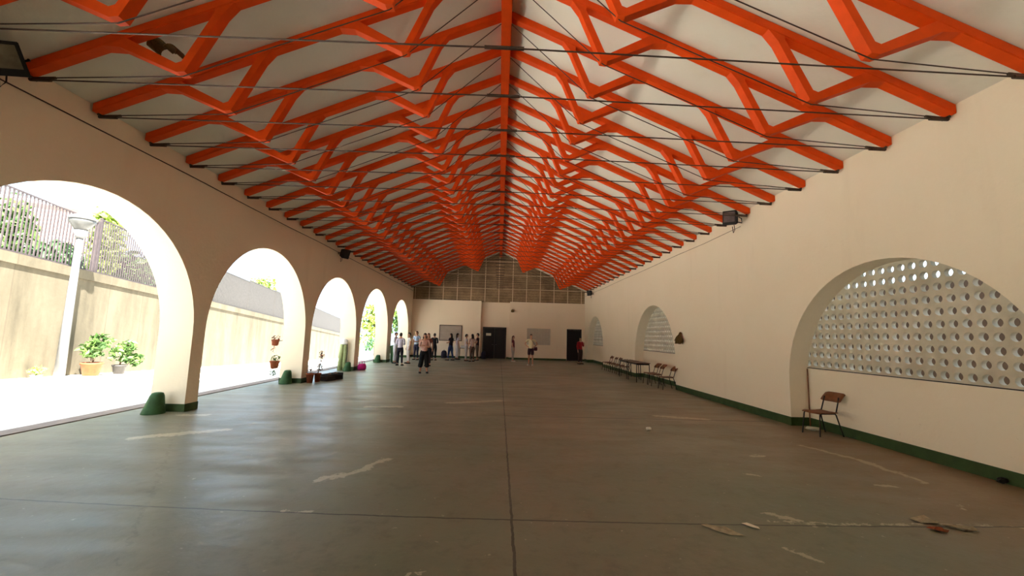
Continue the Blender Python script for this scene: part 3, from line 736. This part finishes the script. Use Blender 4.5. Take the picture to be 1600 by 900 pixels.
# pots by the wall
zz = gz(-15, 15.5)
potted('potted_shrub', 'green shrub in a large terracotta pot behind the street lamp', (-14.45, 15.3, zz), .3, .48, [(0, 0, .95, .4, .35), (.1, .1, 1.25, .33, .28), (-.3, .2, .9, .25, .3)], 'leaf', leaf=.2, n=110, seed=11)
potted('potted_shrub', 'green shrub right of the large terracotta pot', (-14.55, 16.5, gz(-14.5, 16.5)), .22, .36, [(0, 0, .75, .42, .3), (.1, .1, 1.05, .3, .25), (.1, .5, .55, .3, .25)], 'leaf', potmat='fencegrey', leaf=.2, n=110, seed=12)
potted('potted_plant', 'low yellowish plant left of the street lamp foot', (-14.6, 13.7, gz(-14.6, 13.7)), .14, .1, [(0, 0, .25, .22, .12)], 'leafy', potmat='kerb', leaf=.12, n=60, seed=13)
potted('potted_plant', 'dark leafy plant in a pale pot seen through the fourth left arch', (-10.6, 34.2, gz(-10.6, 34.2)), .3, .5, [(0, 0, .8, .4, .3), (.2, .1, 1.2, .4, .3)], 'leafd', potmat='kerb', leaf=.2, n=110, seed=14)

# trees behind the fence
def tree(loc, h, rad, mat, label, seed, leaf=.32, n=900, cr=.55):
    rn = random.Random(seed); g = empty('tree', label, 'tree', loc, 0, 'trees behind the fence')
    bm = bmesh.new(); tube(bm, [(0, 0, 0), (rn.uniform(-.2, .2), .1, h * .4), (rn.uniform(-.3, .3), 0, h * .8)], [.18, .13, .05], 8)
    for i in range(5):
        a = rn.uniform(0, 6.3); tube(bm, [(0, 0, h * .4), (rad * .5 * math.cos(a), rad * .5 * math.sin(a), h * .7)], [.07, .02], 6)
    obj('trunk', bm, 'bark', g)
    bm = bmesh.new()
    for i in range(7):
        a = rn.uniform(0, 6.3); rr_ = rn.uniform(0, rad * .6)
        leaf_cloud(bm, (rr_ * math.cos(a), rr_ * math.sin(a), h * (1 - cr / 2) + rn.uniform(-.3, .3) * h * cr), rad * .6, rad * .6, h * cr * .36, n // 7, leaf, rn, .3)
    obj('crown', bm, mat, g)
def bh(s, off): p = wall_pt(s, 3.4, off); return (p.x, p.y, p.z)
tree(bh(.2, -2.2), 3.0, 1.0, 'leaf', 'leafy tree behind the fence at the left edge of the photo', 1, n=800, cr=.9)
tree(bh(2.1, -1.9), 1.5, .9, 'leafd', 'low dark bush behind the fence left of the street lamp', 2, n=1100, cr=.95)
tree(bh(4.1, -2.1), 4.1, .75, 'leafy', 'tall yellow-green tree rising above the fence right of the street lamp', 3, n=1400, cr=.9)
tree(bh(6.1, -2.5), 2.3, 1.2, 'leaf', 'green bush behind the fence just right of the tall yellow-green tree', 4, n=2400, cr=.95)
tree(bh(8.7, -2.5), 2.4, 1.3, 'leafd', 'green bush behind the fence near the first pier', 5, n=2000, cr=.95)
tree(bh(20.5, -1.5), 3.6, 1.4, 'leafy', 'yellow-green tree above the fence at the right of the second arch', 6, n=700, cr=.7)
tree((-12.2, 41.5, gz(-12.2, 41.5)), 7.0, 2.2, 'leafy', 'bright green tree seen through the fourth left arch', 7, leaf=.5, n=900, cr=.75)
tree((-10.8, 46.5, gz(-10.8, 46.5)), 6.5, 1.6, 'leaf', 'green tree seen through the last left arch', 8, leaf=.5, n=800, cr=.75)

# apartment building beyond
g = empty('apartment_building', 'pinkish apartment building with a teal awning beyond the fence', 'building', (-28.5, 26.3, 2.6), R(40))
obj('walls', B((-3, -2.5, 0), (3, 2.5, 6.0)), 'facade', g); obj('roof', B((-3.2, -2.7, 6.0), (3.2, 2.7, 6.2)), 'white', g)
for ix in range(4):
    for iz in range(2):
        x_ = -2.3 + ix * 1.45; z_ = .9 + iz * 2.2
        wdo = obj('window', B((x_ - .35, -2.55, z_), (x_ + .35, -2.5, z_ + 1.1)), 'white', g); obj('pane', B((x_ - .28, -2.57, z_ + .07), (x_ + .28, -2.552, z_ + 1.03)), 'facglass', wdo)
for iz in range(2): obj('balcony', B((-2.9, -3.2, .55 + iz * 2.2), (2.9, -2.5, .7 + iz * 2.2)), 'white', g)
bm = bmesh.new(); v = [bm.verts.new(p) for p in ((-.9, -2.6, 3.0), (1.5, -2.6, 3.0), (1.5, -3.5, 2.1), (-.9, -3.5, 2.1))]; bm.faces.new(v); bmesh.ops.solidify(bm, geom=bm.faces[:], thickness=.04); obj('awning', bm, 'teal', g)

# right side exterior
M['asphalt'] = simple('dark asphalt', (66, 60, 54), .95, .2, 4); M['brickdark'] = simple('brown render', (84, 68, 56), .95, .2, 2)
struct('ground_right', B((6.9, YB - 3, -.3), (16, 36, -.02)), 'asphalt')
struct('wall_outer', B((9.6, YB - 3, -.1), (9.9, 36, 3.15)), 'brickdark', label='plastered wall beyond the perforated arches')

# ------------------------------------------------------------------ people
def skin_bm(chains, sub=1):
    """chains: list of [(point, radius), ...]; chain starting with an index tuple reuses a vertex"""
    bm = bmesh.new(); L = bm.verts.layers.skin.verify(); V = {}
    root = None
    for chn in chains:
        prev = None
        for key, p, r in chn:
            if key in V: v = V[key]
            else:
                v = bm.verts.new(p); V[key] = v; rr_ = r if isinstance(r, tuple) else (r, r); v[L].radius = rr_
                if root is None: root = v; v[L].use_root = True
            if prev is not None and prev is not v and bm.edges.get((prev, v)) is None: bm.edges.new((prev, v))
            prev = v
    me = bpy.data.meshes.new('tmp'); bm.to_mesh(me); bm.free()
    o = bpy.data.objects.new('tmp', me); COL.objects.link(o)
    md = o.modifiers.new('s', 'SKIN'); md.use_smooth_shade = True; s = o.modifiers.new('d', 'SUBSURF'); s.levels = sub; s.render_levels = sub
    dg = bpy.context.evaluated_depsgraph_get(); dg.update()
    res = bpy.data.meshes.new_from_object(o.evaluated_get(dg)); bpy.data.objects.remove(o); bpy.data.meshes.remove(me)
    return res
def cloth(c): 
    key = 'cloth_%d_%d_%d' % c
    if key not in M: M[key] = simple(key.replace('_', ' '), c, .85, .15, 14)
    return key
def head_pt(v, k=1.0):
    x, y, z = v
    t = max(0, -z); x *= 1 - .32 * t * t; yy = y * (1 - .18 * t * t) - .02 * t * t
    return Vector((x * .074 * k, yy * .093 * k + .0, 1.612 + z * .112 * k))
def person(label, loc, rz, h, top, bottom, hair=(40, 28, 24), hair_len='short', legs='trousers', sleeve='short', pose='relaxed', shoe=(40, 36, 36), stance=.09, step=0.0, heavy=1.08, female=False):
    g = empty('person', label, 'person', loc, rz, None, h / 1.72)
    sw = .165 if female else .185; hv = heavy
    SH = {s: Vector((s * sw, 0.01, 1.40)) for s in (-1, 1)}
    arms = {}
    for s in (-1, 1):
        if pose == 'crossed': e = Vector((s * (sw + .06), .0, 1.13)); w_ = Vector((-s * .04, -.19, 1.16 + .03 * s)); d = Vector((-s, -.05, .1))
        elif pose == 'hips': e = Vector((s * (sw + .17), .06, 1.17)); w_ = Vector((s * (sw - .0), -.02, 1.02)); d = Vector((-s * .7, -.5, -.3))
        elif pose == 'front': e = Vector((s * (sw + .04), .0, 1.12)); w_ = Vector((s * .09, -.22, 1.10)); d = Vector((-s * .5, -.8, .2))
        elif pose == 'phone' and s == 1: e = Vector((s * (sw + .05), -.02, 1.13)); w_ = Vector((s * .1, -.24, 1.27)); d = Vector((-s * .3, -.3, .9))
        else: e = Vector((s * (sw + .06), .02, 1.12)); w_ = Vector((s * (sw + .06), -.05, .88)); d = Vector((0, -.12, -1))
        arms[s] = (SH[s], e, w_, d.normalized())
    ch = [[('p', (0, 0, .95), (.09 * hv, .065 * hv)), ('wa', (0, 0, 1.08), (.085 * hv, .065 * hv)), ('c', (0, 0, 1.27), (.115 * hv, .08 * hv)), ('n0', (0, .01, 1.41), (.07, .06)), ('n1', (0, 0.005, 1.49), .05), ('h0', (0, .004, 1.56), .05)]]
    for s in (-1, 1):
        S_, E_, W_, d = arms[s]
        ch.append([('n0', 0, 0), ('s%d' % s, S_, .052), ('e%d' % s, E_, .037), ('w%d' % s, W_, .024), ('pm%d' % s, W_ + d * .05, (.032, .018)), ('pq%d' % s, W_ + d * .085, (.034, .015))])
        side = d.cross(Vector((s, 0.01, 0.02)) if abs(d.x) < .6 else Vector((0, -1, 0))).normalized()
        nrm = d.cross(side).normalized()
        for i, ln in enumerate((.062, .072, .068, .052)):
            b = W_ + d * .088 + side * (-.026 + .0175 * i)
            ch.append([('pq%d' % s, 0, 0), ('f%d%d' % (s, i), b + d * .012, .0085), ('g%d%d' % (s, i), b + d * (ln * .6) + nrm * .004, .0078), ('k%d%d' % (s, i), b + d * ln + nrm * .014, .0065)])
        ch.append([('pm%d' % s, 0, 0), ('t0%d' % s, W_ + d * .045 - side * .035, .010), ('t1%d' % s, W_ + d * .08 - side * .05, .0085)])
        st = step * s
        hp = Vector((s * .085 * hv, 0, .88)); kn = Vector((s * (.08 + stance * .2), -st * .5 - .01, .49)); an = Vector((s * (.06 + stance * .6), -st + .015, .085))
        ch.append([('p', 0, 0), ('hp%d' % s, hp, .07 * hv), ('th%d' % s, hp.lerp(kn, .5), .066 * hv), ('kn%d' % s, kn, .052), ('cf%d' % s, kn.lerp(an, .35) + Vector((0, .012, 0)), .053), ('an%d' % s, an, .036), ('ft%d' % s, an + Vector((s * .01, -.07, -.045)), (.038, .03)), ('to%d' % s, an + Vector((s * .015, -.15, -.058)), (.032, .02))])
    me = skin_bm(ch)
    # ears, nose, eyes sockets merged into the body mesh
    bm = bmesh.new(); bm.from_mesh(me)
    def ball(c, r3):
        res = bmesh.ops.create_icosphere(bm, subdivisions=1, radius=1)
        for v in res['verts']: v.co = Vector((v.co.x * r3[0], v.co.y * r3[1], v.co.z * r3[2])) + Vector(c)
    res = bmesh.ops.create_icosphere(bm, subdivisions=3, radius=1)
    for v in res['verts']: v.co = head_pt(v.co)
    ball((0, -.098, 1.598), (.012, .017, .02)); ball((-.072, .005, 1.605), (.01, .018, .028)); ball((.072, .005, 1.605), (.01, .018, .028)); ball((0, -.086, 1.557), (.02, .008, .006))
    bm.to_mesh(me); bm.free()
    body = link('body', me, 'skin', g, True)
    bm = bmesh.new()
    for s in (-1, 1): bmesh.ops.create_icosphere(bm, subdivisions=1, radius=.008, matrix=Matrix.Translation((s * .027, -.084, 1.622)))
    obj('eyes', bm, 'eye', g)
    # top
    tc = [[('hem', (0, 0, .90), (.155 * hv, .12 * hv)), ('p', (0, 0, .97), (.148 * hv, .115 * hv)), ('wa', (0, 0, 1.08), (.13 * hv, .105 * hv)), ('c', (0, 0, 1.27), (.143 * hv, .105 * hv)), ('n0', (0, .01, 1.41), (.085, .07)), ('n1', (0, .005, 1.445), .062)]]
    for s in (-1, 1):
        S_, E_, W_, d = arms[s]
        c_ = [('n0', 0, 0), ('s%d' % s, S_, .068)]
        if sleeve == 'long': c_ += [('e%d' % s, E_, .053), ('w%d' % s, W_.lerp(E_, .08), .036)]
        elif sleeve == 'short': c_ += [('e%d' % s, S_.lerp(E_, .6), .058)]
        else: c_ = [('n0', 0, 0), ('s%d' % s, S_ * .9 + Vector((0, 0, .14)), .055)]
        tc.append(c_)
    link('top', skin_bm(tc), cloth(top), g, True)
    bc = [[('p0', (0, 0, 1.03), (.12 * hv, .095 * hv)), ('p', (0, 0, .93), (.15 * hv, .125 * hv))]]
    for s in (-1, 1):
        st = step * s
        hp = Vector((s * .085 * hv, 0, .87)); kn = Vector((s * (.08 + stance * .2), -st * .5 - .01, .49)); an = Vector((s * (.06 + stance * .6), -st + .015, .12))
        if legs == 'trousers': q_ = [('a%d' % s, hp, .108 * hv), ('b%d' % s, hp.lerp(kn, .5), .092 * hv), ('k%d' % s, kn, .068), ('e%d' % s, an, .055)]
        elif legs == 'wide': q_ = [('a%d' % s, hp, .115 * hv), ('b%d' % s, hp.lerp(kn, .5), .112 * hv), ('k%d' % s, kn, .105), ('e%d' % s, an + Vector((s * .02, 0, .1)), .12)]
        else: q_ = [('a%d' % s, hp, .105 * hv), ('b%d' % s, hp.lerp(kn, .5), .098), ('k%d' % s, hp.lerp(kn, .86), .092)]
        bc.append([('p', 0, 0)] + q_)
    link('shorts' if legs == 'shorts' else 'trousers', skin_bm(bc), cloth(bottom), g, True)
    for s in (-1, 1):
        st = step * s; ax = s * (.06 + stance * .6); ay = -st + .015
        bm = bmesh.new()
        outline = [(-.04, .07), (.04, .07), (.045, -.02), (.048, -.12), (.03, -.185), (-.025, -.185), (-.045, -.12), (-.042, -.02)]
        lv = []
        for z_, f_, hz in ((0, 1.05, 0), (.03, 1.08, 0), (.065, .85, .02)):
            lv.append([bm.verts.new((ax + a * f_ + s * .01, ay + (b + .03) * f_ - .03 + hz, z_)) for a, b in outline])
        for a, b in zip(lv, lv[1:]):
            for i in range(8): bm.faces.new((a[i], a[(i + 1) % 8], b[(i + 1) % 8], b[i]))
        bm.faces.new(lv[0]); bm.faces.new(lv[-1]); obj('shoe', bm, cloth(shoe), g, True)
    # hair: a shell around the skull, open at the face
    bm = bmesh.new(); res = bmesh.ops.create_icosphere(bm, subdivisions=4, radius=1)
    dead = [f for f in bm.faces if (lambda c: (c.y < .25 and c.z < .42 and abs(c.x) < 2 and not (c.y > -.05 and c.z > .05)) or (c.y >= .25 and c.z < -.55))(f.calc_center_median())]
    bmesh.ops.delete(bm, geom=dead, context='FACES')
    LEN = {'short': 1.0, 'bun': 1.0, 'mid': 2.6, 'long': 4.6}[hair_len]
    for v in bm.verts:
        z0 = v.co.z; p_ = head_pt(v.co, 1.1)
        if z0 < .1 and v.co.y > -.1 and LEN > 1: p_.z = 1.62 + (p_.z - 1.62) * LEN; p_.y = max(p_.y, .05) + .03 * (1.6 - p_.z) * 3; p_.x *= 1 + .5 * min(1, (1.62 - p_.z) * 4) 
        v.co = p_
    if hair_len == 'bun':
        for v in bmesh.ops.create_icosphere(bm, subdivisions=2, radius=.04)['verts']: v.co += Vector((0, .12, 1.68))
    me = bpy.data.meshes.new('hair'); bm.to_mesh(me); bm.free()
    o = link('hair', me, cloth(hair), g, True); sm_ = o.modifiers.new('thickness', 'SOLIDIFY'); sm_.thickness = .012
    return g

def P(*a, **k): person(*a, **k)
G1 = (214, 206, 222)
P('person seen from behind in a lavender white shirt and dark trousers, hands in front', (-5.02, 21.48, 0), R(170), 1.66, (206, 198, 216), (34, 30, 42), pose='front', stance=.12, sleeve='long')
P('person in white at the far left edge of the group, half hidden', (-5.62, 22.9, 0), R(80), 1.68, (226, 222, 226), (206, 200, 206), pose='front', sleeve='long')
P('person in white shirt and pale trousers talking beside the lavender shirt', (-4.91, 22.93, 0), R(-60), 1.68, (232, 226, 222), (214, 204, 200), pose='relaxed', hair=(60, 46, 40))
P('person in pale blue shirt and dark trousers against the end of the arcade', (-5.12, 26.1, 0), R(-20), 1.78, (168, 186, 210), (40, 38, 62), pose='front', sleeve='short')
P('person with arms crossed in a pinkish top and black wide trousers, nearest of the group', (-3.12, 17.76, 0), R(15), 1.68, (214, 168, 154), (18, 16, 18), hair=(48, 30, 26), hair_len='mid', legs='wide', pose='crossed', sleeve='long', heavy=1.08, stance=.14, female=True)
P('person with long brown hair half hidden behind the black wide trousers', (-3.62, 21.6, 0), R(10), 1.68, (130, 70, 54), (30, 26, 30), hair=(112, 66, 40), hair_len='long', female=True)
P('person all in black standing behind the one with crossed arms', (-4.02, 26.2, 0), R(170), 1.68, (26, 24, 28), (24, 22, 26), pose='front', sleeve='long', hair=(70, 56, 50))
P('person with long dark hair, dark top and blue jeans leaning at the table', (-3.02, 26.5, 0), R(-120), 1.70, (44, 34, 44), (50, 66, 112), hair=(36, 24, 22), hair_len='long', pose='front', female=True, step=.12)
P('person with long hair and pale trousers beside the blue jeans', (-2.72, 27.6, 0), R(120), 1.72, (190, 172, 176), (196, 186, 184), hair=(46, 30, 26), hair_len='long', female=True, pose='relaxed')
P('person with grey trousers at the left of the trio by the barred window', (-2.02, 26.3, 0), R(100), 1.68, (200, 178, 178), (180, 172, 168), pose='front', hair=(40, 30, 28))
P('person in a light top and brown trousers in the middle of the trio', (-1.62, 25.9, 0), R(-150), 1.70, (206, 176, 164), (96, 78, 66), pose='relaxed', hair=(36, 26, 24), hair_len='mid')
P('person in a dark top at the right of the trio next to the recess', (-1.35, 27.1, 0), R(-100), 1.76, (66, 44, 48), (120, 104, 92), pose='front', hair=(30, 22, 22))
P('person in a maroon top and grey trousers between the double door and the louvred window', (.97, 26.91, 0), R(80), 1.66, (104, 40, 52), (160, 146, 136), hair=(92, 50, 40), hair_len='long', shoe=(220, 214, 206), female=True)
P('person in cream T-shirt and dark shorts in front of the louvred window', (1.9, 23.88, 0), R(-15), 1.79, (222, 206, 166), (58, 28, 34), legs='shorts', pose='hips', hair=(40, 26, 22), shoe=(226, 214, 206))
P('person in a red shirt and dark trousers in front of the single dark door', (5.22, 26.15, 0), R(30), 1.69, (168, 30, 40), (58, 44, 40), pose='phone', sleeve='long', hair=(30, 22, 20))
# shoulder bag
bm = bmesh.new(); lathe(bm, [(.07, 0), (.1, .03), (.1, .16), (.08, .2)], 12, sy=.5); tube(bm, [(.05, 0, .18), (-.1, -.06, .42), (-.28, -.11, .64)], .01, 6); o = obj('small_bag', bm, cloth((58, 28, 44)), None, True); o.location = (2.16, 23.7, .85); tag(o, 'small dark bag at the hip of the person in the cream T-shirt', 'bag')

# table with things behind the group, chairs and bags along the end wall
t = empty('folding_table', 'small table with white boxes between the two groups by the barred window', 'table', (-2.2, 28.2, 0))
obj('tabletop', B((-.45, -.3, .72), (.45, .3, .745)), 'table', t)
for a in (-1, 1):
    for b in (-1, 1): obj('leg', T([(a * .4, b * .25, .725), (a * .42, b * .27, 0)], .015), 'dark', t)
for i, (x_, y_, hx_, hz_, lb) in enumerate(((-2.35, 28.2, .17, .16, 'larger white box on the small table'), (-1.95, 28.2, .12, .1, 'smaller white box on the small table'))):
    bm = B((-hx_, -.13, 0), (hx_, .13, hz_)); box(bm, (-hx_ - .008, -.138, hz_ - .03), (hx_ + .008, .138, hz_ + .004)); o = obj('cardboard_box', bm, 'white', None); o.location = (x_, y_, .745); tag(o, lb, 'box', 'white boxes on the table')
for i, (x_, y_, lb) in enumerate(((-5.2, 28.9, 'dark backpack by the end wall behind the person in pale blue'), (-4.75, 28.95, 'second dark backpack from the left corner along the end wall'), (-3.75, 28.95, 'dark backpack by the end wall beneath the barred window'), (-1.0, 29.35, 'dark backpack in the recess beside the double door'))):
    g = empty('backpack', lb, 'bag', (x_, y_, 0), R(10 * i), 'dark bags along the end wall')
    bm = bmesh.new(); lathe(bm, [(.19, 0), (.21, .06), (.2, .35), (.15, .48), (.05, .52)], 14, sy=.62); obj('bag_body', bm, cloth((52, 46, 62)), g, True)
    bm = bmesh.new(); lathe(bm, [(.1, 0), (.13, .03), (.12, .18), (.06, .22)], 12, c=(0, -.1, .06), sy=.5); obj('front_pocket', bm, cloth((40, 36, 50)), g, True)
    obj('handle', T([(-.04, 0, .51), (-.03, 0, .57), (.03, 0, .57), (.04, 0, .51)], .01, 6), 'dark', g)
